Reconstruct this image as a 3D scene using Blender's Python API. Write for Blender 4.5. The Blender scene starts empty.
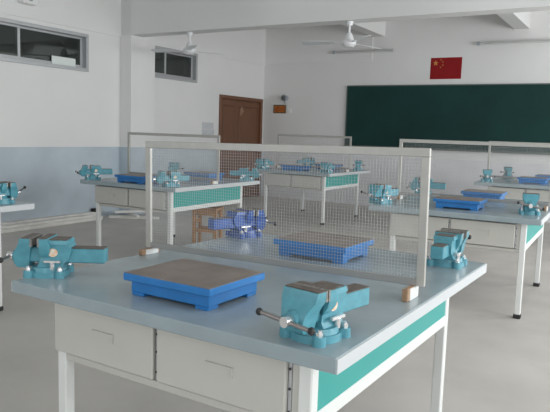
import bpy, bmesh, math, random
from math import pi, sin, cos, radians
from mathutils import Vector, Matrix
random.seed(7)
C = bpy.context.scene.collection
S = bpy.context.scene

# ------------------------------------------------------------------ materials
def mat(name, col, rough=0.5, metal=0.0, noise=0.0, nscale=8.0, bump=0.0, bscale=60.0, spec=0.5, col2=None):
    m = bpy.data.materials.new(name); m.use_nodes = True
    nt = m.node_tree; b = nt.nodes['Principled BSDF']
    b.inputs['Roughness'].default_value = rough
    b.inputs['Metallic'].default_value = metal
    b.inputs['Specular IOR Level'].default_value = spec
    b.inputs['Base Color'].default_value = (*col, 1)
    tc = nt.nodes.new('ShaderNodeTexCoord')
    if noise or col2:
        n = nt.nodes.new('ShaderNodeTexNoise'); n.inputs['Scale'].default_value = nscale
        n.inputs['Detail'].default_value = 5
        nt.links.new(tc.outputs['Object'], n.inputs['Vector'])
        r = nt.nodes.new('ShaderNodeMix'); r.data_type = 'RGBA'
        c2 = col2 or tuple(max(0, c * (1 - noise)) for c in col)
        r.inputs[6].default_value = (*col, 1); r.inputs[7].default_value = (*c2, 1)
        mr = nt.nodes.new('ShaderNodeMapRange'); mr.inputs[1].default_value = 0.35; mr.inputs[2].default_value = 0.68
        nt.links.new(n.outputs['Fac'], mr.inputs[0]); nt.links.new(mr.outputs[0], r.inputs[0])
        nt.links.new(r.outputs[2], b.inputs['Base Color'])
    if bump:
        n2 = nt.nodes.new('ShaderNodeTexNoise'); n2.inputs['Scale'].default_value = bscale
        n2.inputs['Detail'].default_value = 4
        nt.links.new(tc.outputs['Object'], n2.inputs['Vector'])
        bp = nt.nodes.new('ShaderNodeBump'); bp.inputs['Strength'].default_value = bump
        bp.inputs['Distance'].default_value = 0.01
        nt.links.new(n2.outputs['Fac'], bp.inputs['Height']); nt.links.new(bp.outputs[0], b.inputs['Normal'])
    return m

def dado_mat(name, top, low, zline):
    """white painted plaster with a painted dado below zline (world height)"""
    m = mat(name, top, 0.6, noise=0.03, nscale=1.5, bump=0.05, bscale=40)
    nt = m.node_tree; b = nt.nodes['Principled BSDF']
    src = b.inputs['Base Color'].links[0].from_socket
    g = nt.nodes.new('ShaderNodeNewGeometry'); sp = nt.nodes.new('ShaderNodeSeparateXYZ')
    nt.links.new(g.outputs['Position'], sp.inputs[0])
    lt = nt.nodes.new('ShaderNodeMath'); lt.operation = 'LESS_THAN'; lt.inputs[1].default_value = zline
    nt.links.new(sp.outputs['Z'], lt.inputs[0])
    n = nt.nodes.new('ShaderNodeTexNoise'); n.inputs['Scale'].default_value = 2.2; n.inputs['Detail'].default_value = 8
    nt.links.new(g.outputs['Position'], n.inputs['Vector'])
    mx = nt.nodes.new('ShaderNodeMix'); mx.data_type = 'RGBA'
    mr = nt.nodes.new('ShaderNodeMapRange'); mr.inputs[1].default_value = 0.4; mr.inputs[2].default_value = 0.75
    nt.links.new(n.outputs['Fac'], mr.inputs[0]); nt.links.new(mr.outputs[0], mx.inputs[0])
    mx.inputs[6].default_value = (*low, 1); mx.inputs[7].default_value = (*[min(1, c * 1.12 + .02) for c in low], 1)
    f = nt.nodes.new('ShaderNodeMix'); f.data_type = 'RGBA'
    nt.links.new(lt.outputs[0], f.inputs[0]); nt.links.new(src, f.inputs[6]); nt.links.new(mx.outputs[2], f.inputs[7])
    nt.links.new(f.outputs[2], b.inputs['Base Color'])
    return m

M = {}
M['wall'] = mat('white plaster', (.77, .765, .755), .7, noise=.03, nscale=1.2, bump=.04, bscale=40)
M['wall_dado'] = dado_mat('plaster with blue dado', (.78, .775, .765), (.47, .54, .595), 1.085)
M['wall_far'] = dado_mat('plaster with pale dado', (.76, .755, .745), (.66, .66, .68), 1.0)
M['ceiling'] = mat('ceiling paint', (.74, .74, .73), .8)
M['floor'] = mat('grey concrete floor', (.55, .52, .485), .5, noise=.14, nscale=2.2, bump=.05, bscale=90)
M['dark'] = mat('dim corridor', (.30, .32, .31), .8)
M['alu'] = mat('dull aluminium', (.50, .51, .52), .45, .55)
M['alu_light'] = mat('light aluminium', (.44, .43, .40), .42, .3, noise=.08, nscale=20)
M['wire'] = mat('zinc wire', (.44, .44, .43), .45, .2)
M['top'] = mat('blue grey steel sheet', (.31, .375, .40), .27, .0, noise=.14, nscale=5, spec=.6)
M['frame'] = mat('off white enamel', (.70, .71, .69), .4)
M['edge'] = mat('pale grey edging', (.52, .54, .55), .45)
M['rail'] = mat('dull grey rail', (.33, .33, .32), .45, .4)
M['drawer'] = mat('beige grey enamel', (.52, .51, .47), .45, noise=.04, nscale=4)
M['teal'] = mat('turquoise laminate', (.026, .315, .285), .4)
M['rubber'] = mat('black rubber', (.02, .02, .02), .6)
M['slit'] = mat('dark slide', (.12, .12, .12), .5, .3)
M['vise'] = mat('teal enamel casting', (.092, .315, .385), .35, noise=.18, nscale=30, bump=.06, bscale=80)
M['viseblue'] = mat('blue enamel casting', (.03, .10, .36), .38, noise=.3, nscale=30, bump=.06, bscale=80)
M['jaw'] = mat('rusty machined steel', (.16, .13, .11), .5, .4, noise=.35, nscale=60)
M['jawgrey'] = mat('worn steel', (.34, .33, .31), .45, .6, noise=.4, nscale=90)
M['steel'] = mat('bright steel', (.75, .75, .75), .25, .8)
M['steeldark'] = mat('dark steel rod', (.30, .28, .27), .35, .8)
M['sticker'] = mat('oval paper sticker', (.75, .42, .22), .5, col2=(.85, .82, .72), nscale=70)
M['blue'] = mat('blue enamel', (.018, .185, .50), .38, noise=.15, nscale=14)
M['platetop'] = mat('scraped iron', (.25, .21, .185), .5, .2, noise=.3, nscale=9)
M['wood'] = mat('orange wood', (.48, .24, .09), .55, noise=.3, nscale=18)
M['woodraw'] = mat('raw timber block', (.40, .25, .15), .6, noise=.3, nscale=30)
M['door'] = mat('red brown door paint', (.17, .072, .036), .45, noise=.15, nscale=3)
M['door2'] = mat('dark brown door groove', (.11, .045, .024), .45)
M['board'] = mat('dark green writing board', (.007, .045, .040), .5, noise=.25, nscale=1.3, spec=.25)
M['boardframe'] = mat('grey green board edge', (.10, .13, .12), .5, .3)
M['red'] = mat('red cloth', (.50, .018, .022), .7)
M['yellow'] = mat('faded yellow', (.62, .24, .07), .7)
M['white'] = mat('white plastic', (.80, .80, .78), .4)
M['fanwhite'] = mat('white enamel fan', (.72, .73, .74), .35)
M['fangrey'] = mat('grey fan blade', (.66, .68, .69), .4)
M['tube'] = mat('grey lamp batten', (.50, .50, .49), .4)
M['tubeglass'] = mat('unlit lamp glass', (.62, .62, .61), .25)
M['paper'] = mat('grey paper', (.60, .61, .63), .8, noise=.15, nscale=25)
M['card'] = mat('pale card', (.75, .80, .78), .7)
M['orange'] = mat('orange print', (.55, .16, .02), .5, col2=(.22, .05, .01), nscale=30)
M['plaqueframe'] = mat('brown plaque frame', (.16, .11, .06), .5)
M['greydev'] = mat('grey device plastic', (.33, .36, .40), .4)
M['pipe'] = mat('dusty white plank', (.82, .80, .76), .6, noise=.15, nscale=6)
M['faded'] = mat('faded paper decal', (.30, .18, .12), .7)
g = bpy.data.materials.new('window glass'); g.use_nodes = True
nt = g.node_tree; nt.nodes.clear()
o_ = nt.nodes.new('ShaderNodeOutputMaterial'); mxs = nt.nodes.new('ShaderNodeMixShader')
tr = nt.nodes.new('ShaderNodeBsdfTransparent'); gl = nt.nodes.new('ShaderNodeBsdfGlossy')
tr.inputs[0].default_value = (.55, .60, .58, 1); gl.inputs['Roughness'].default_value = .03; gl.inputs[0].default_value = (.8, .85, .83, 1)
mxs.inputs[0].default_value = .10
nt.links.new(tr.outputs[0], mxs.inputs[1]); nt.links.new(gl.outputs[0], mxs.inputs[2]); nt.links.new(mxs.outputs[0], o_.inputs[0])
M['glass'] = g

# ------------------------------------------------------------------ mesh helpers
def box(bm, lo, hi, bev=0.0, seg=1):
    lo = Vector(lo); hi = Vector(hi)
    c = (lo + hi) / 2; d = hi - lo
    r = bmesh.ops.create_cube(bm, size=1, matrix=Matrix.Translation(c) @ Matrix.Diagonal((*d, 1)))
    if bev:
        es = list({e for v in r['verts'] for e in v.link_edges})
        bmesh.ops.bevel(bm, geom=es, offset=bev, segments=seg, affect='EDGES', profile=.5)
    return bm

def cyl(bm, p0, p1, r0, r1=None, n=16, caps=True):
    p0 = Vector(p0); p1 = Vector(p1); d = p1 - p0
    q = d.to_track_quat('Z', 'Y').to_matrix().to_4x4()
    return bmesh.ops.create_cone(bm, cap_ends=caps, segments=n, radius1=r0, radius2=r0 if r1 is None else r1, depth=d.length,
                                 matrix=Matrix.Translation((p0 + p1) / 2) @ q)

def ball(bm, c, r, sc=(1, 1, 1)):
    bmesh.ops.create_uvsphere(bm, u_segments=14, v_segments=9, radius=r, matrix=Matrix.Translation(c) @ Matrix.Diagonal((*sc, 1)))

def loft(bm, secs, bev=.004, seg=2):
    """secs: (z, u0, u1, halfwidth) rectangles stacked upwards"""
    rings = []
    for z, u0, u1, w in secs:
        rings.append([bm.verts.new(p) for p in ((u0, -w, z), (u1, -w, z), (u1, w, z), (u0, w, z))])
    fs = [bm.faces.new(rings[0][::-1]), bm.faces.new(rings[-1])]
    for a, b in zip(rings, rings[1:]):
        for i in range(4):
            j = (i + 1) % 4
            fs.append(bm.faces.new((a[i], a[j], b[j], b[i])))
    if bev:
        es = {e for f in fs for e in f.edges}
        keep = []
        for e in es:
            if len(e.link_faces) == 2 and e.calc_face_angle(0) > .5: keep.append(e)
        bmesh.ops.bevel(bm, geom=keep, offset=bev, segments=seg, affect='EDGES', profile=.5)

def prism(bm, pts, w0, w1, bev=.0):
    """pts polygon in (x, z); extruded along y from w0 to w1"""
    a = [bm.verts.new((x, w0, z)) for x, z in pts]; b = [bm.verts.new((x, w1, z)) for x, z in pts]
    fs = [bm.faces.new(a), bm.faces.new(b[::-1])]
    n = len(pts)
    for i in range(n):
        fs.append(bm.faces.new((a[i], b[i], b[(i + 1) % n], a[(i + 1) % n])))
    bmesh.ops.recalc_face_normals(bm, faces=fs)
    if bev:
        es = [e for e in {e for f in fs for e in f.edges} if e.calc_face_angle(0) > .5]
        bmesh.ops.bevel(bm, geom=es, offset=bev, segments=2, affect='EDGES', profile=.5)

def obj(name, bm, m, parent=None, loc=(0, 0, 0), rot=(0, 0, 0), label=None, smooth=True):
    bmesh.ops.recalc_face_normals(bm, faces=bm.faces[:])
    me = bpy.data.meshes.new(name); bm.to_mesh(me); bm.free()
    ms = m if isinstance(m, (list, tuple)) else [m]
    for x in ms: me.materials.append(x)
    if smooth:
        for p in me.polygons: p.use_smooth = True
        try: me.set_sharp_from_angle(angle=radians(35))
        except Exception: pass
    o = bpy.data.objects.new(name, me); C.objects.link(o)
    o.location = loc; o.rotation_euler = rot
    if parent: o.parent = parent
    if label: o['label'] = label
    return o

def thing(name, label, cat, loc=(0, 0, 0), rotz=0, group=None):
    o = bpy.data.objects.new(name, None); C.objects.link(o)
    o.empty_display_size = .1
    o.location = loc; o.rotation_euler = (0, 0, rotz); o['label'] = label; o['category'] = cat
    if group: o['group'] = group
    return o

def tag(o, label, cat, group=None):
    o['label'] = label; o['category'] = cat
    if group: o['group'] = group
    return o

def struct(name, bm, m, parent=None, loc=(0, 0, 0), smooth=False):
    o = obj(name, bm, m, parent, loc, smooth=smooth)
    if parent is None: o['kind'] = 'structure'
    return o

def sroot(name, loc=(0, 0, 0)):
    o = bpy.data.objects.new(name, None); C.objects.link(o); o.location = loc; o['kind'] = 'structure'
    return o

def dup(root, loc, rotz, label, group=None):
    r = root.copy(); C.objects.link(r); r.location = loc; r.rotation_euler = (0, 0, rotz); r['label'] = label
    if group: r['group'] = group
    for ch in list(root.children):
        c = ch.copy(); C.objects.link(c); c.parent = r
        for gch in list(ch.children):
            d = gch.copy(); C.objects.link(d); d.parent = c
    return r

NB = bmesh.new
def bx(lo, hi, bev=0.0, seg=1): return box(NB(), lo, hi, bev, seg)

# ------------------------------------------------------------------ room
XW, YF, XR, YB, ZC = -5.25, 10.155, 5.4, -4.2, 3.75
struct('floor', bx((XW - .2, YB - .2, -.15), (XR + .2, YF + .2, 0)), M['floor'])
struct('ceiling', bx((XW - .2, YB - .2, ZC), (XR + .2, YF + .2, ZC + .15)), M['ceiling'])
W1 = (2.9, 5.22, 2.19, 2.735); W2 = (6.30, 7.82, 2.245, 2.77); D1 = (8.53, 10.09, 0, 2.09)
b = NB(); T = .2
ys = [YB, W1[0], W1[1], W2[0], W2[1], D1[0], D1[1], YF]
box(b, (XW - T, ys[0], 0), (XW, ys[1], ZC))
for (a0, a1, w) in ((ys[1], ys[2], W1), (ys[3], ys[4], W2)):
    box(b, (XW - T, a0, 0), (XW, a1, w[2])); box(b, (XW - T, a0, w[3]), (XW, a1, ZC))
box(b, (XW - T, ys[2], 0), (XW, ys[3], ZC)); box(b, (XW - T, ys[4], 0), (XW, ys[5], ZC))
box(b, (XW - T, ys[5], D1[3]), (XW, ys[6], ZC)); box(b, (XW - T, ys[6], 0), (XW, ys[7] + T, ZC))
struct('wall_left', b, M['wall_dado'])
struct('wall_far', bx((XW, YF, 0), (XR + T, YF + T, ZC)), M['wall_far'])
b = NB(); WBK = [(-4.2, -1.2), (.4, 3.6)]; xx = XW - T
for (a0, a1) in WBK:
    box(b, (xx, YB - T, 0), (a0, YB, ZC)); box(b, (a0, YB - T, 0), (a1, YB, 1.0)); box(b, (a0, YB - T, 2.75), (a1, YB, ZC)); xx = a1
box(b, (xx, YB - T, 0), (XR + T, YB, ZC))
struct('wall_back', b, M['wall'])
# right wall with three tall window openings
b = NB(); WR = [(-2.6, .0), (1.2, 3.9), (5.2, 8.6)]; Z0, Z1 = .95, 2.75
yy = YB
for (a0, a1) in WR:
    box(b, (XR, yy, 0), (XR + T, a0, ZC)); box(b, (XR, a0, 0), (XR + T, a1, Z0)); box(b, (XR, a0, Z1), (XR + T, a1, ZC)); yy = a1
box(b, (XR, yy, 0), (XR + T, YF, ZC))
struct('wall_right', b, M['wall'])
for i, (a0, a1) in enumerate(WR):
    r = sroot('window_%d' % (i + 3), (XR + .08, (a0 + a1) / 2, (Z0 + Z1) / 2)); h = (a1 - a0) / 2; v = (Z1 - Z0) / 2
    b = NB()
    box(b, (-.03, -h, -v), (.03, h, -v + .06)); box(b, (-.03, -h, v - .06), (.03, h, v))
    for q in (-h, -h / 3 - .03, h / 3 - .03, h - .06): box(b, (-.03, q, -v + .06), (.03, q + .06, v - .06))
    struct('window_frame', b, M['alu'], r)
# left wall high windows
def high_window(idx, w, mull, pane_x):
    y0, y1, z0, z1 = w
    r = sroot('window_%d' % idx, (XW, (y0 + y1) / 2, z0)); H = z1 - z0; h = (y1 - y0) / 2; my = mull - (y0 + y1) / 2
    b = NB(); f = .05
    box(b, (-.12, -h, 0), (.018, h, f), .004); box(b, (-.12, -h, H - f), (.018, h, H), .004)
    box(b, (-.12, -h, f), (.018, -h + f, H - f), .004); box(b, (-.12, h - f, f), (.018, h, H - f), .004)
    struct('window_frame', b, M['alu'], r)
    for k, (a0, a1, x) in enumerate(((-h + f, my + .025, -.045), (my - .025, h - f, -.075))):
        b = NB(); s = .042
        box(b, (x - .014, a0, f), (x + .014, a1, f + s), .003); box(b, (x - .014, a0, H - f - s * .7), (x + .014, a1, H - f), .003)
        box(b, (x - .014, a0, f + s), (x + .014, a0 + s, H - f - s * .7), .003); box(b, (x - .014, a1 - s, f + s), (x + .014, a1, H - f - s * .7), .003)
        sh = struct('sash', b, M['alu'], r)
        struct('pane', bx((x - .003, a0 + s, f + s), (x + .003, a1 - s, H - f - s * .7)), M['glass'], sh)
high_window(1, W1, 4.05, 0)
high_window(2, W2, 6.98, 0)
# dim corridor behind the left wall
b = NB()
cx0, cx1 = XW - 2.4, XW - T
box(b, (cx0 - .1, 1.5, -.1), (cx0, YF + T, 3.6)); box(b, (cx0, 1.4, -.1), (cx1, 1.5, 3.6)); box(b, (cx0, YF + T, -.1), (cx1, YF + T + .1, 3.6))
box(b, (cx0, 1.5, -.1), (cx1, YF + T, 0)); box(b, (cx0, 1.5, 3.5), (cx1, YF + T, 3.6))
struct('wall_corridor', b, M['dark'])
# pillar, beams
struct('wall_pillar', bx((XW, 5.874, 0), (-5.015, 6.42, ZC), .004), M['wall_dado'])
struct('ceiling_beam_cross', bx((XW, 5.874, 2.815), (XR, 6.124, ZC)), M['ceiling'])
for i, x in enumerate((-2.67, -.06, 2.56)):
    b = NB(); box(b, (x - .12, YB, 3.29), (x + .12, 5.874, ZC)); box(b, (x - .12, 6.124, 3.29), (x + .12, YF, ZC))
    struct('ceiling_beam_%d' % (i + 1), b, M['ceiling'])
struct('trim_1', bx((XW, YB, 2.79), (XW + .018, 5.874, 3.6)), M['wall'])
struct('trim_2', bx((XW, 6.42, 2.80), (XW + .018, YF, 3.6)), M['wall'])
struct('trim_3', bx((XW + .018, YF - .016, 2.84), (-2.79, YF, 3.6)), M['wall'])

# door
r = sroot('door_1', (XW, (D1[0] + D1[1]) / 2, 0)); h = (D1[1] - D1[0]) / 2; H = D1[3]
b = NB(); box(b, (-.1, -h, 0), (.03, -h + .07, H), .004); box(b, (-.1, h - .07, 0), (.03, h, H), .004); box(b, (-.1, -h + .07, H - .07), (.03, h - .07, H), .004)
struct('door_frame', b, M['door'], r)
split = 9.17 - (D1[0] + D1[1]) / 2
for (a0, a1) in ((-h + .07, split - .006), (split + .006, h - .07)):
    b = NB()
    box(b, (-.06, a0, .01), (-.02, a1, H - .075), .003)
    lf = struct('door_leaf', b, M['door'], r)
    b = NB()
    for (z0, z1) in ((.15, .78), (.95, 1.88)):
        box(b, (-.024, a0 + .10, z0), (-.012, a1 - .10, z1), .008)
    struct('door_panel', b, M['door'], lf)
    b = NB()
    for (z0, z1) in ((.15, .78), (.95, 1.88)):
        for q in ((a0 + .085, a0 + .1), (a1 - .1, a1 - .085)): box(b, (-.021, q[0], z0 - .015), (-.0185, q[1], z1 + .015))
        box(b, (-.021, a0 + .1, z0 - .015), (-.0185, a1 - .1, z0)); box(b, (-.021, a0 + .1, z1), (-.0185, a1 - .1, z1 + .015))
    struct('panel_groove', b, M['door2'], lf)
b = NB(); box(b, (-.03, split - .006, .01), (-.026, split + .006, H - .075)); struct('door_seam', b, M['door2'], r)
b = NB(); cyl(b, (-.02, split + .07, 1.0), (.03, split + .07, 1.0), .02); box(b, (.02, split + .05, .99), (.035, split + .16, 1.01), .004)
struct('door_handle', b, M['steeldark'], r)
# faded hanging paper cut on the right leaf
b = NB(); cx = -.0105
pts = [(0, 0), (.06, .03), (.05, .08), (.10, .07), (.13, .12), (.08, .14), (.09, .20), (.05, .17), (.01, .21), (.02, .15), (-.03, .13), (.01, .09), (-.03, .05), (.01, .04)]
lo_ = [b.verts.new((cx, split + .12 + y, 1.70 + z)) for y, z in pts]; hi_ = [b.verts.new((cx + .003, split + .12 + y, 1.70 + z)) for y, z in pts]
b.faces.new(lo_); b.faces.new(hi_[::-1])
for i in range(len(pts)): b.faces.new((lo_[i], lo_[(i + 1) % 14], hi_[(i + 1) % 14], hi_[i]))
dd = obj('paper_decoration', b, M['faded'], loc=(XW, (D1[0] + D1[1]) / 2, 0))
tag(dd, 'faded paper decoration stuck on the upper part of the brown door', 'decoration')

# ------------------------------------------------------------------ far wall things
bb = thing('blackboard', 'long dark green blackboard on the far wall', 'blackboard', (-3.28, YF, 1.175))
L, H = 4.9, 1.19
obj('board_surface', bx((.02, -.03, .02), (L - .02, 0, H - .02)), M['board'], bb)
b = NB(); box(b, (0, -.04, 0), (L, 0, .02)); box(b, (0, -.04, H - .02), (L, 0, H)); box(b, (0, -.04, .02), (.02, 0, H - .02)); box(b, (L - .02, -.04, .02), (L, 0, H - .02))
obj('board_frame', b, M['boardframe'], bb)
obj('chalk_tray', bx((.0, -.10, -.012), (L, 0, 0), .003), M['boardframe'], bb)

fl = thing('flag', 'red flag with five small yellow stars pinned above the blackboard', 'flag', (-1.335, YF, 2.465))
b = NB()
NX, NZ = 16, 10; grid = []
for i in range(NX + 1):
    col = []
    for k in range(NZ + 1):
        x = -.287 + .574 * i / NX; z = .388 * k / NZ
        col.append(b.verts.new((x, -.0015 - .003 * (1 + sin(i * .9)) * (1 - k / NZ), z)))
    grid.append(col)
for i in range(NX):
    for k in range(NZ): b.faces.new((grid[i][k], grid[i + 1][k], grid[i + 1][k + 1], grid[i][k + 1]))
ret = bmesh.ops.solidify(b, geom=b.faces[:], thickness=.002)
obj('cloth', b, M['red'], fl)
def star(bm, cx, cz, r, rot, y):
    vs = []
    for k in range(10):
        rr = r if k % 2 == 0 else r * .382; a = rot + pi / 2 + k * pi / 5
        vs.append((cx + rr * cos(a), cz + rr * sin(a)))
    prism(bm, vs, y, y + .003)
b = NB(); star(b, -.287 + .0957, .291, .058, 0, -.012); obj('large_star', b, M['yellow'], fl, smooth=False)
for (u, v) in ((10, 2), (12, 4), (12, 7), (10, 9)):
    b = NB(); star(b, -.287 + .574 * u / 30, .388 - .388 * v / 20, .0192, .4, -.012); obj('small_star', b, M['yellow'], fl, smooth=False)

def lamp(x0, x1, z, label, ln):
    r = thing('fluorescent_lamp', label, 'lamp', (x0, YF, z), 0, None)
    n = x1 - x0
    obj('batten', bx((.03, -.09, -.006), (n - .03, -.055, .018), .004), M['tube'], r)
    b = NB(); cyl(b, (.05, -.075, -.019), (n - .05, -.075, -.019), .013, n=12); obj('tube', b, M['tubeglass'], r)
    for q in (0.0, n - .05): obj('end_cap', bx((q, -.095, -.034), (q + .05, -.05, .022), .006), M['greydev' if q == 0 else 'tube'], r)
    for q in (.25, n - .28): obj('bracket', bx((q, -.06, -.005), (q + .03, 0, .02)), M['tube'], r)
lamp(-3.60, -2.33, 3.02, 'unlit tube lamp on the far wall above the blackboard\'s left end, beside the ceiling fan', 0)
lamp(-.78, .50, 3.07, 'unlit tube lamp on the far wall to the right of the flag', 1)

pq = thing('picture_plaque', 'small orange picture in a brown frame hung right of the door', 'picture', (-4.832, YF, 1.80))
obj('picture', bx((-.13, -.012, .025), (.13, 0, .155)), M['orange'], pq)
b = NB(); box(b, (-.155, -.02, 0), (.155, 0, .025), .003); box(b, (-.155, -.02, .155), (.155, 0, .18), .003); box(b, (-.155, -.02, .025), (-.13, 0, .155), .003); box(b, (.13, -.02, .025), (.155, 0, .155), .003)
obj('frame', b, M['plaqueframe'], pq)
cm = thing('wall_gadget', 'grey wall lamp above the orange picture by the corner', 'wall lamp', (-4.70, YF, 2.0))
b = NB(); cyl(b, (0, -.09, .12), (0, 0, .12), .07, .06, 18); obj('housing', b, M['greydev'], cm)
b = NB(); ball(b, (0, -.095, .12), .05, (1, .5, 1)); obj('lens', b, M['slit'], cm)
b = NB(); cyl(b, (.02, -.03, .0), (.02, -.03, .07), .03, .02, 12); obj('mount', b, M['alu'], cm)
sw = thing('light_switch', 'small white switch plate on the far wall just right of the picture', 'switch', (-4.585, YF, 1.80))
obj('plate', bx((-.043, -.012, 0), (.043, 0, .10), .004), M['white'], sw)
obj('rocker', bx((-.015, -.018, .03), (.015, -.012, .07), .002), M['white'], sw)
nb = thing('paper_notice', 'grey printed notice pasted on the left wall beside the door', 'notice', (XW, 8.19, 1.29))
obj('sheet', bx((-.002, -.19, 0), (.004, .19, .122)), M['paper'], nb); obj('sheet', bx((-.002, -.185, .128), (.004, .17, .25)), M['paper'], nb)
cd = obj('paper_card', bx((0, 0, 0), (.012, .42, .12)), M['card'], loc=(XW - .058, 4.60, W1[2] + .05))
tag(cd, 'pale card propped behind the glass of the wide high window', 'card')
spk = thing('wall_speaker', 'small grey box fixed on the left wall above the wide window', 'speaker', (XW + .018, 4.115, 2.955))
obj('case', bx((0, -.11, 0), (.12, .11, .22), .01), M['white'], spk)
b = NB(); cyl(b, (.12, 0, .07), (.124, 0, .07), .035); obj('grille', b, M['greydev'], spk)

# ceiling fans under the cross beam
def fan(loc, ang, label):
    r = thing('ceiling_fan', label, 'fan', loc)
    b = NB(); cyl(b, (0, 0, -.05), (0, 0, 0), .035, .05, 18); obj('canopy', b, M['fanwhite'], r)
    b = NB(); cyl(b, (0, 0, -.20), (0, 0, -.05), .014); obj('rod', b, M['fanwhite'], r)
    b = NB(); cyl(b, (0, 0, -.17), (0, 0, -.14), .045, .03, 20); cyl(b, (0, 0, -.235), (0, 0, -.17), .07, .045, 24); cyl(b, (0, 0, -.285), (0, 0, -.235), .092, .092, 24); cyl(b, (0, 0, -.315), (0, 0, -.285), .055, .092, 24)
    obj('motor', b, M['fanwhite'], r)
    for k in range(3):
        b = NB()
        pts = [(.19, -.055), (.58, -.07), (.615, -.05), (.625, 0), (.615, .05), (.58, .07), (.19, .055)]
        a = [b.verts.new((x, y, .004 + y * .2)) for x, y in pts]; c = [b.verts.new((x, y, y * .2)) for x, y in pts]
        b.faces.new(a); b.faces.new(c[::-1])
        for i in range(len(pts)): b.faces.new((a[i], c[i], c[(i + 1) % 7], a[(i + 1) % 7]))
        bl = obj('blade', b, M['fangrey'], r, (0, 0, -.262), (0, 0, ang + k * 2 * pi / 3), smooth=False)
        obj('blade_arm', bx((.07, -.018, -.006), (.24, .018, -.001)), M['fanwhite'], bl)
YW = radians(30.66)
fan((-3.97, 6.0, 2.815), YW + radians(42), 'white ceiling fan hanging in front of the small high window')
fan((-1.40, 6.0, 2.815), YW + radians(44), 'white ceiling fan hanging near the middle of the room, above the far benches')

# ------------------------------------------------------------------ workbench
BL, BW, BH, TT = 1.363, 1.594, .80, .045
def make_bench(loc, rotz, label, group):
    r = thing('workbench', label, 'workbench', loc, rotz, group)
    obj('tabletop', bx((0, 0, BH - TT), (BL, BW, BH), .003), [M['top']], r)
    # thin light edging on the two ends
    for x0, x1 in ((-.003, 0), (BL, BL + .003)):
        obj('edge_strip', bx((x0, .002, BH - TT + .001), (x1, BW - .002, BH - .003)), M['edge'], r)
    x0, x1, y0, y1 = .178, 1.258, .065, 1.385; lw = .044
    for (lx, ly) in ((x0, y0), (x1 - lw, y0), (x0, y1 - lw), (x1 - lw, y1 - lw)):
        lg = obj('leg', bx((lx, ly, .03), (lx + lw, ly + lw, BH - TT), .004), M['frame'], r)
        obj('foot_cap', bx((lx - .006, ly - .006, 0), (lx + lw + .006, ly + lw + .006, .034), .006), M['rubber'], lg)
    # end panels and rails
    for lx in (x0 + .006, x1 - .016):
        obj('end_panel', bx((lx, y0 + lw, .58), (lx + .012, y1 - lw, BH - TT)), M['teal'], r, label='turquoise end panel')
    for lx in (x0, x1 - .04):
        obj('end_rail', bx((lx, y0 + lw, .535), (lx + .04, y1 - lw, .582), .003), M['frame'], r)
    obj('front_rail', bx((x0 + lw, y0 + .004, .52), (x1 - lw, y0 + .04, .547), .003), M['drawer'], r)
    obj('back_panel', bx((x0 + lw, y1 - .03, .52), (x1 - lw, y1 - .01, BH - TT)), M['drawer'], r)
    obj('drawer_case', bx((x0 + lw - .03, y0 + .03, .548), (x1 - lw, y0 + .62, .74)), M['slit'], r)
    obj('filler_strip', bx((1.192, y0 + .006, .548), (1.214, y0 + .03, BH - TT)), M['drawer'], r)
    for (a0, a1) in ((x0 - .002, .664), (.682, 1.178)):
        d = obj('drawer', bx((a0, y0 - .012, .553), (a1, y0 + .03, .742), .004), M['drawer'], r)
        hx = (a0 + a1) / 2 + .012
        b = NB()
        box(b, (hx - .052, y0 - .019, .668), (hx + .052, y0 - .012, .673)); box(b, (hx + .048, y0 - .019, .640), (hx + .052, y0 - .012, .668)); box(b, (hx - .052, y0 - .014, .640), (hx + .048, y0 - .012, .668))
        obj('handle', b, M['drawer'], d, label='pressed metal drawer pull')
    for a in (.668, 1.181):
        b = NB(); box(b, (a, y0 + .002, .553), (a + .010, y0 + .03, .742))
        sl = obj('drawer_slide', b, M['alu'], r)
        b = NB()
        for z in (.58, .65, .71): cyl(b, (a + .005, y0 - .001, z), (a + .005, y0 + .003, z), .004, n=10)
        obj('screw', b, M['rubber'], sl)
    return r
GB = 'workbenches in two columns'
benches = {}
benches['near'] = ((0, 0, 0), radians(-1.2))
benches['mid'] = ((-3.41, 3.40, 0), 0)
benches['far'] = ((-3.45, 7.02, 0), 0)
benches['right'] = ((.0, 3.50, 0), radians(2))
benches['back'] = ((-.05, 7.42, 0), 0)
benches['left'] = ((-3.29, .03, 0), 0)
BLAB = {'near': 'workbench in the foreground, its two drawers and turquoise end nearest the viewer',
        'mid': 'workbench in front of the pillar, with a wooden stool under its turquoise end',
        'far': 'farthest left workbench, standing between the door and the blackboard\'s left end',
        'right': 'workbench on the right, directly behind the foreground one',
        'back': 'workbench nearest the blackboard at the right edge of the photo',
        'left': 'workbench cut off by the left edge of the photo, only its end visible'}
proto = None
for k, (loc, rz) in benches.items():
    if proto is None: proto = make_bench(loc, rz, BLAB[k], GB)
    else: dup(proto, loc, rz, BLAB[k], GB)

def at(k, x, y, z=BH):
    (lx, ly, lz), rz = benches[k]
    return (lx + x * cos(rz) - y * sin(rz), ly + x * sin(rz) + y * cos(rz), z), rz

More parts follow.
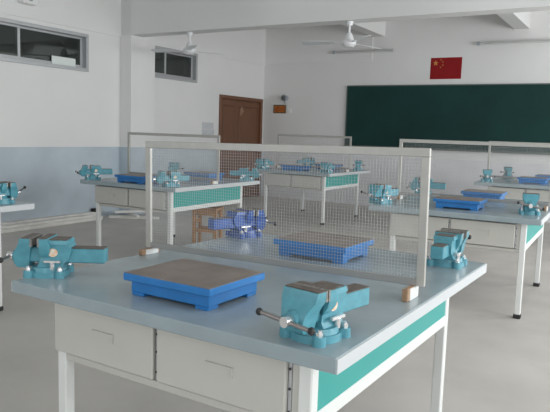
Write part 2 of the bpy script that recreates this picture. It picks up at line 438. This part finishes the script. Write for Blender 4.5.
# ------------------------------------------------------------------ wire mesh screens
def make_screen(loc, rz, label, group, lean=0.0):
    r = thing('mesh_screen', label, 'mesh screen', loc, rz, group)
    L, H, t, d, z0 = 1.366, .537, .031, .016, .035
    obj('top_rail', bx((0, -d / 2, H - t), (L, d / 2, H), .002), M['alu_light'], r)
    obj('bottom_rail', bx((t, -d / 2, z0), (L - t, d / 2, z0 + .026), .002), M['rail'], r)
    for x in (0, L - t): obj('post', bx((x, -d / 2, z0), (x + t, d / 2, H - t), .002), M['alu_light'], r)
    b = NB(); w = .0004; sp = .0125
    n = int((L - 2 * t) / sp)
    for i in range(1, n + 1):
        x = t + (L - 2 * t) * i / (n + 1); box(b, (x - w, -w, z0 + .024), (x + w, w, H - t + .002))
    n = int((H - t - z0 - .026) / sp)
    for i in range(1, n + 1):
        z = z0 + .026 + (H - t - z0 - .026) * i / (n + 1); box(b, (t - .002, w * .6, z - w), (L - t + .002, w * 2.6, z + w))
    obj('wire_mesh', b, M['wire'], r, smooth=False)
    for x in (.03, L - .055):
        zt = z0 - (x + .014 - L / 2) * sin(lean)
        f = obj('foot_block', bx((x, -.085, 0), (x + .022, .035, zt + .001), .003), M['woodraw'], r, label='wooden foot block')
        obj('clamp_plate', bx((x - .002, -.06, .0), (x + .024, .025, zt - .001), .002), M['frame'], f)
    for c in r.children:
        if not c.name.startswith('foot_block'):      # the frame sits a little askew on its blocks
            c.rotation_euler = (0, lean, 0); c.location = (L / 2 - L / 2 * cos(lean), 0, L / 2 * sin(lean))
    return r
GS = 'wire mesh screens standing across the benches'
SL = {'near': 'wire mesh screen in a metal frame across the foreground bench',
      'mid': 'wire mesh screen across the bench in front of the pillar, left of the door',
      'far': 'wire mesh screen across the farthest left bench, below the orange picture',
      'right': 'wire mesh screen on the right bench behind the foreground one',
      'back': 'wire mesh screen on the bench nearest the blackboard at the right'}
sproto = None
for k in SL:
    loc, rz = at(k, -.02 if k == 'near' else 0, .745)
    if k == 'near': make_screen(loc, rz, SL[k], GS, radians(-.9))
    elif sproto is None: sproto = make_screen(loc, rz, SL[k], GS)
    else: dup(sproto, loc, rz, SL[k], GS).scale.z = 1.0 if k == 'mid' else 1.055

# ------------------------------------------------------------------ surface plates
def make_plate(loc, rz, label, group):
    r = thing('surface_plate', label, 'surface plate', loc, rz, group)
    X, Y, H = .385, .325, .082
    obj('rim', bx((-X / 2, -Y / 2, H - .028), (X / 2, Y / 2, H - .002), .003), M['blue'], r)
    obj('top_face', bx((-X / 2 + .003, -Y / 2 + .003, H - .003), (X / 2 - .003, Y / 2 - .003, H), .001), M['platetop'], r, label='brown grey machined top')
    b = NB(); box(b, (-X / 2 + .02, -Y / 2 + .02, .012), (X / 2 - .02, Y / 2 - .02, H - .028), .003)
    obj('base', b, M['blue'], r)
    for sx in (-1, 1):
        for sy in (-1, 1):
            cx, cy = sx * (X / 2 - .05), sy * (Y / 2 - .05)
            obj('foot', bx((cx - .028, cy - .028, 0), (cx + .028, cy + .028, .013), .002), M['blue'], r)
    return r
PL = [('near', .66, .275, 0, 'blue surface plate on the foreground bench, in front of the wire mesh screen'),
      ('near', .672, 1.245, 0, 'blue surface plate on the foreground bench, behind the wire mesh'),
      ('mid', .66, .22, 0, 'blue surface plate on the front half of the bench before the pillar'),
      ('mid', .80, 1.22, 0, 'blue surface plate behind the screen of the bench before the pillar'),
      ('far', .62, .30, 0, 'blue surface plate on the near half of the farthest left bench'),
      ('far', .75, 1.22, 0, 'blue surface plate on the far half of the farthest left bench'),
      ('right', .68, .37, 0, 'blue surface plate on the near half of the right bench behind the foreground one'),
      ('right', .70, 1.32, 0, 'blue surface plate on the far half of the right bench behind the foreground one'),
      ('back', .70, .46, 0, 'blue surface plate on the near half of the bench nearest the blackboard'),
      ('back', .80, 1.38, 0, 'blue surface plate on the far half of the bench nearest the blackboard'),
      ]
pproto = None
for k, x, y, a, lab in PL:
    loc, rz = at(k, x, y)
    if pproto is None: pproto = make_plate(loc, rz + a, lab, 'blue surface plates on the benches')
    else: dup(pproto, loc, rz + a, lab, 'blue surface plates on the benches')

# ------------------------------------------------------------------ bench vises; local +x = slide, -x = screw
def make_vise(loc, rz, label, group, paint):
    r = thing('bench_vise', label, 'vise', loc, rz, group)
    P = M[paint]
    b = NB(); cyl(b, (0, 0, 0), (0, 0, .02), .078, .076, 40)
    la = [radians(a) for a in (45, 135, 225, 315)]
    for a in la:
        c = Vector((cos(a), sin(a), 0))
        cyl(b, c * .086, c * .086 + Vector((0, 0, .026)), .019, .017, 18)
        n = Vector((-sin(a), cos(a), 0)) * .017
        q = [c * .07 - n, c * .086 - n, c * .086 + n, c * .07 + n]
        lo_ = [b.verts.new(p) for p in q]; hi_ = [b.verts.new(p + Vector((0, 0, .024))) for p in q]
        b.faces.new(lo_[::-1]); b.faces.new(hi_)
        for i in range(4): b.faces.new((lo_[i], lo_[(i + 1) % 4], hi_[(i + 1) % 4], hi_[i]))
    base = obj('base', b, P, r)
    for a in la:
        c = Vector((cos(a), sin(a), 0)) * .086
        b = NB(); cyl(b, c + Vector((0, 0, .024)), c + Vector((0, 0, .036)), .011, n=6); cyl(b, c + Vector((0, 0, .036)), c + Vector((0, 0, .042)), .006, n=10)
        obj('bolt', b, M['steel'], base)
    b = NB(); cyl(b, (0, 0, .02), (0, 0, .036), .070, .066, 40); obj('swivel_plate', b, P, r)
    for s in (-1, 1):
        b = NB(); cyl(b, (.03, s * .056, .03), (.03, s * .056, .056), .009, n=10); box(b, (-.002, s * .056 - .006, .053), (.062, s * .056 + .006, .062), .002)
        obj('lock_bolt', b, M['steel'], r)
    # fixed body
    b = NB()
    loft(b, [(.034, -.030, .066, .052), (.050, -.026, .070, .040), (.066, -.020, .090, .038), (.098, -.020, .100, .041), (.118, -.020, .088, .041), (.126, -.020, .080, .041)], .005)
    loft(b, [(.070, -.020, .010, .040), (.092, -.020, .018, .056), (.112, -.020, .022, .061), (.139, -.020, .010, .062)], .004)
    loft(b, [(.119, -.0, .088, .048), (.133, -.0, .084, .046)], .003)
    body = obj('fixed_body', b, P, r)
    b = NB(); box(b, (.012, -.040, .1325), (.080, .040, .1355), .001); obj('anvil_face', b, M['jaw'], body)
    b = NB(); cyl(b, (.028, -.0385, .088), (.028, -.0425, .088), .019, n=20)
    for v in b.verts: v.co.z = .088 + (v.co.z - .088) * .8
    obj('sticker', b, M['sticker'], body, label='oval paper sticker')
    obj('jaw_plate', bx((-.026, -.0625, .110), (-.018, .0625, .141), .001), M['jawgrey'], body)
    obj('jaw_top', bx((-.020, -.0615, .1385), (.008, .0615, .1415), .001), M['jaw'], body)
    # slide
    b = NB(); box(b, (-.085, -.029, .050), (.245, .029, .103), .004); sl = obj('slide', b, P, r)
    obj('slide_top', bx((.088, -.028, .1025), (.243, .028, .1055), .001), M['jaw'], sl, label='dark machined top')
    # moving jaw (opened by shifting it along -x)
    b = NB()
    loft(b, [(.030, -.092, -.050, .032), (.045, -.104, -.046, .036), (.064, -.106, -.044, .039), (.082, -.102, -.040, .043), (.098, -.092, -.036, .051), (.114, -.080, -.031, .061), (.139, -.072, -.030, .062)], .005)
    mj = obj('moving_jaw', b, P, r)
    obj('jaw_plate', bx((-.034, -.0625, .110), (-.0265, .0625, .141), .001), M['jawgrey'], mj)
    obj('jaw_top', bx((-.068, -.0615, .1385), (-.032, .0615, .1415), .001), M['jaw'], mj)
    b = NB(); cyl(b, (-.116, 0, .066), (-.100, 0, .066), .022, .026, 20); obj('screw_collar', b, P, mj)
    b = NB(); cyl(b, (-.142, 0, .066), (-.116, 0, .066), .0145, n=20)
    obj('screw_head', b, M['steel'], mj)
    b = NB(); cyl(b, (0, -.092, 0), (0, .092, 0), .006, n=12)
    hd = obj('handle', b, M['steeldark'], r, (-.131, 0, .066))
    for s in (-1, 1):
        b = NB(); ball(b, (0, s * .094, 0), .0105); obj('knob', b, M['rubber'], hd)
    return r
GV = 'teal bench vises clamped to the bench corners'
vproto = {}
VZ = {'near': 1.08, 'mid': 1.12, 'far': 1.15, 'right': 1.2, 'back': 1.2, 'left': 1.1}
def vise(k, x, y, deg, opening, hang, hshift, lab, paint='vise'):
    loc, rz = at(k, x, y)
    if paint not in vproto:
        vproto[paint] = make_vise((0, 0, 0), 0, lab, GV if paint == 'vise' else None, paint); r = vproto[paint]
        r.location = loc; r.rotation_euler = (0, 0, rz + radians(deg)); r['_new'] = 1; del r['_new']
    else: r = dup(vproto[paint], loc, rz + radians(deg), lab, GV)
    r.scale.z = VZ.get(k, 1.0)
    for c in r.children:
        n = c.name.split('.')[0]
        if n == 'moving_jaw': c.location = (-opening, 0, 0)
        if n == 'slide': c.location = (-opening, 0, 0)
        if n == 'handle':
            c.location = (-.131 - opening, 0, .066); c.rotation_euler = (radians(hang), 0, 0)
            c.location.y += hshift * cos(radians(hang)); c.location.z += hshift * sin(radians(hang))
    return r
N2 = {'mid': 'the bench before the pillar', 'far': 'the farthest left bench', 'right': 'the right bench behind the foreground one', 'back': 'the bench nearest the blackboard'}
vise('near', 1.228, .130, 81, .004, 4, .006, 'teal bench vise at the foreground bench\'s right front corner, lever lying level')
vise('near', .02, .155, 33, .02, 0, 0, 'teal bench vise with open jaws at the left end of the foreground bench')
vise('near', 1.222, 1.43, 272, .06, 35, -.03, 'teal bench vise on the foreground bench behind the screen\'s right post')
vise('near', .06, 1.44, 252, .02, 0, 0, 'dark blue bench vise behind the mesh at the foreground bench\'s far left corner', 'viseblue')
vise('mid', .06, .13, 55, .03, 0, .07, 'teal bench vise at the left front corner of %s' % N2['mid'])
vise('mid', 1.19, .14, 60, .05, 30, .03, 'teal bench vise at the right front corner of %s' % N2['mid'])
vise('mid', 1.26, 1.46, 205, .04, -12, 0, 'teal bench vise at the back right corner of %s' % N2['mid'])
vise('mid', .12, 1.46, 300, .03, 0, 0, 'teal bench vise at the back left corner of %s, half hidden' % N2['mid'])
vise('far', .10, .14, 75, .03, 0, 0, 'teal bench vise at the left front corner of %s' % N2['far'])
vise('far', 1.22, .18, 90, .02, 20, 0, 'teal bench vise at the right front corner of %s' % N2['far'])
vise('far', 1.22, 1.40, 290, .03, 0, 0, 'teal bench vise at the back right corner of %s' % N2['far'])
vise('far', .22, 1.45, 240, .03, 0, 0, 'teal bench vise at the back left corner of %s' % N2['far'])
vise('right', .03, .20, 72, .02, 10, 0, 'teal bench vise at the left front corner of %s' % N2['right'])
vise('right', 1.235, .36, 99, .02, 10, 0, 'teal bench vise at the right front corner of %s' % N2['right'])
vise('right', .06, 1.44, 8, .02, 8, 0, 'teal bench vise at the back left corner of %s' % N2['right'])
vise('back', .12, .22, 105, .02, 0, 0, 'teal bench vise at the left front corner of %s' % N2['back'])
vise('back', .17, 1.46, 285, .02, 0, 0, 'teal bench vise at the back left corner of %s' % N2['back'])
vise('left', 1.20, 1.42, 268, .02, 25, 0, 'teal bench vise on the bench cut off by the left edge of the photo')

# ------------------------------------------------------------------ stool and planks by the wall
def stool(loc, rz, label):
    r = thing('wooden_stool', label, 'stool', loc, rz)
    obj('seat', bx((-.16, -.13, .46), (.16, .13, .49), .006), M['wood'], r)
    for sx in (-1, 1):
        for sy in (-1, 1):
            cx, cy = sx * .13, sy * .10
            obj('leg', bx((cx - .019, cy - .019, 0), (cx + .019, cy + .019, .46), .003), M['wood'], r)
    for sy in (-1, 1): obj('stretcher', bx((-.111, sy * .10 - .011, .20), (.111, sy * .10 + .011, .24), .002), M['wood'], r)
    for sx in (-1, 1): obj('stretcher', bx((sx * .13 - .011, -.081, .30), (sx * .13 + .011, .081, .34), .002), M['wood'], r)
    for sy in (-1, 1): obj('seat_rail', bx((-.111, sy * .10 - .011, .40), (.111, sy * .10 + .011, .46), .002), M['wood'], r)
stool((-2.42, 4.45, 0), radians(18), 'orange wooden stool standing under the bench in front of the pillar')

def plank(name, p0, p1, w, h, z, label, cat, group):
    p0 = Vector((*p0, z)); p1 = Vector((*p1, z)); d = p1 - p0
    o = obj(name, bx((0, -w / 2, 0), (d.length, w / 2, h), .004), M['pipe'], None, p0, (0, 0, math.atan2(d.y, d.x)))
    return tag(o, label, cat, group)
GP = 'white planks on the floor by the left wall'
plank('plank', (-5.02, 2.6), (-5.07, 5.28), .13, .045, 0, 'white plank lying flat on the floor, the one farthest from the wall', 'plank', GP)
plank('plank', (-5.20, 2.5), (-5.20, 5.38), .09, .10, 0, 'taller white plank lying right against the blue left wall', 'plank', GP)
plank('plank', (-5.05, 2.7), (-5.075, 5.15), .06, .035, .045, 'thin white plank stacked on top of the flat one by the left wall', 'plank', GP)
for (p0, p1, w, h, z, lab) in (
        ((-5.05, 5.45), (-4.40, 5.86), .06, .04, 0, 'white stick pointing right, longest of the scraps on the floor by the pillar'),
        ((-5.0, 5.78), (-4.56, 5.56), .05, .035, .041, 'white stick lying across the long scrap by the pillar'),
        ((-4.99, 5.50), (-4.72, 5.98), .05, .035, .077, 'white stick topmost of the scraps by the pillar')):
    plank('wooden_stick', p0, p1, w, h, z, lab, 'stick', 'white scraps by the pillar')
o = obj('dark_block', bx((-.05, -.05, 0), (.05, .05, .05), .01), M['rubber'], None, (-5.195, 5.30, .10))
tag(o, 'small dark lump lying on the planks by the pillar', 'block')

# ------------------------------------------------------------------ light
def area(name, loc, rot, sx, sy, e, col):
    l = bpy.data.lights.new(name, 'AREA'); l.shape = 'RECTANGLE'; l.size = sx; l.size_y = sy; l.energy = e; l.color = col
    o = bpy.data.objects.new(name, l); C.objects.link(o); o.location = loc; o.rotation_euler = rot
    return o
for i, (a0, a1) in enumerate(WR):
    area('daylight', (XR + .02, (a0 + a1) / 2, (Z0 + Z1) / 2), (0, radians(90), 0), Z1 - Z0 - .1, a1 - a0 - .1, (80, 150, 205)[i], (.96, .985, 1.0))
for i, (a0, a1) in enumerate(WBK):
    area('daylight', ((a0 + a1) / 2, YB - .02, 1.875), (radians(90), 0, 0), a1 - a0 - .1, 1.65, 34, (.96, .985, 1.0))
w = bpy.data.worlds.new('sky'); S.world = w; w.use_nodes = True
bgn = w.node_tree.nodes['Background']; bgn.inputs[0].default_value = (.8, .9, 1, 1); bgn.inputs[1].default_value = 1.0

# ------------------------------------------------------------------ camera
f, yaw, pit, rol, cx, cy, cz = 627.66, .53514, .11594, .03243, 2.024, -1.487, 1.384
fw = Vector((-sin(yaw) * cos(pit), cos(yaw) * cos(pit), -sin(pit)))
rt = Vector((cos(yaw), sin(yaw), 0)); up = rt.cross(fw)
r2 = rt * cos(rol) + up * sin(rol); u2 = -rt * sin(rol) + up * cos(rol)
cam = bpy.data.cameras.new('camera'); co = bpy.data.objects.new('camera', cam); C.objects.link(co)
cam.sensor_fit = 'HORIZONTAL'; cam.sensor_width = 36; cam.lens = f / 550 * 36; cam.clip_start = .05
mw = Matrix((( r2.x, u2.x, -fw.x, cx), (r2.y, u2.y, -fw.y, cy), (r2.z, u2.z, -fw.z, cz), (0, 0, 0, 1)))
co.matrix_world = mw
S.camera = co
S.view_settings.view_transform = 'Standard'; S.view_settings.look = 'None'
S.view_settings.exposure = -0.06; S.view_settings.gamma = 1.0; S.view_settings.use_curve_mapping = False
S.cycles.max_bounces = 10; S.cycles.diffuse_bounces = 6; S.cycles.transparent_max_bounces = 16
S.cycles.sample_clamp_indirect = 6
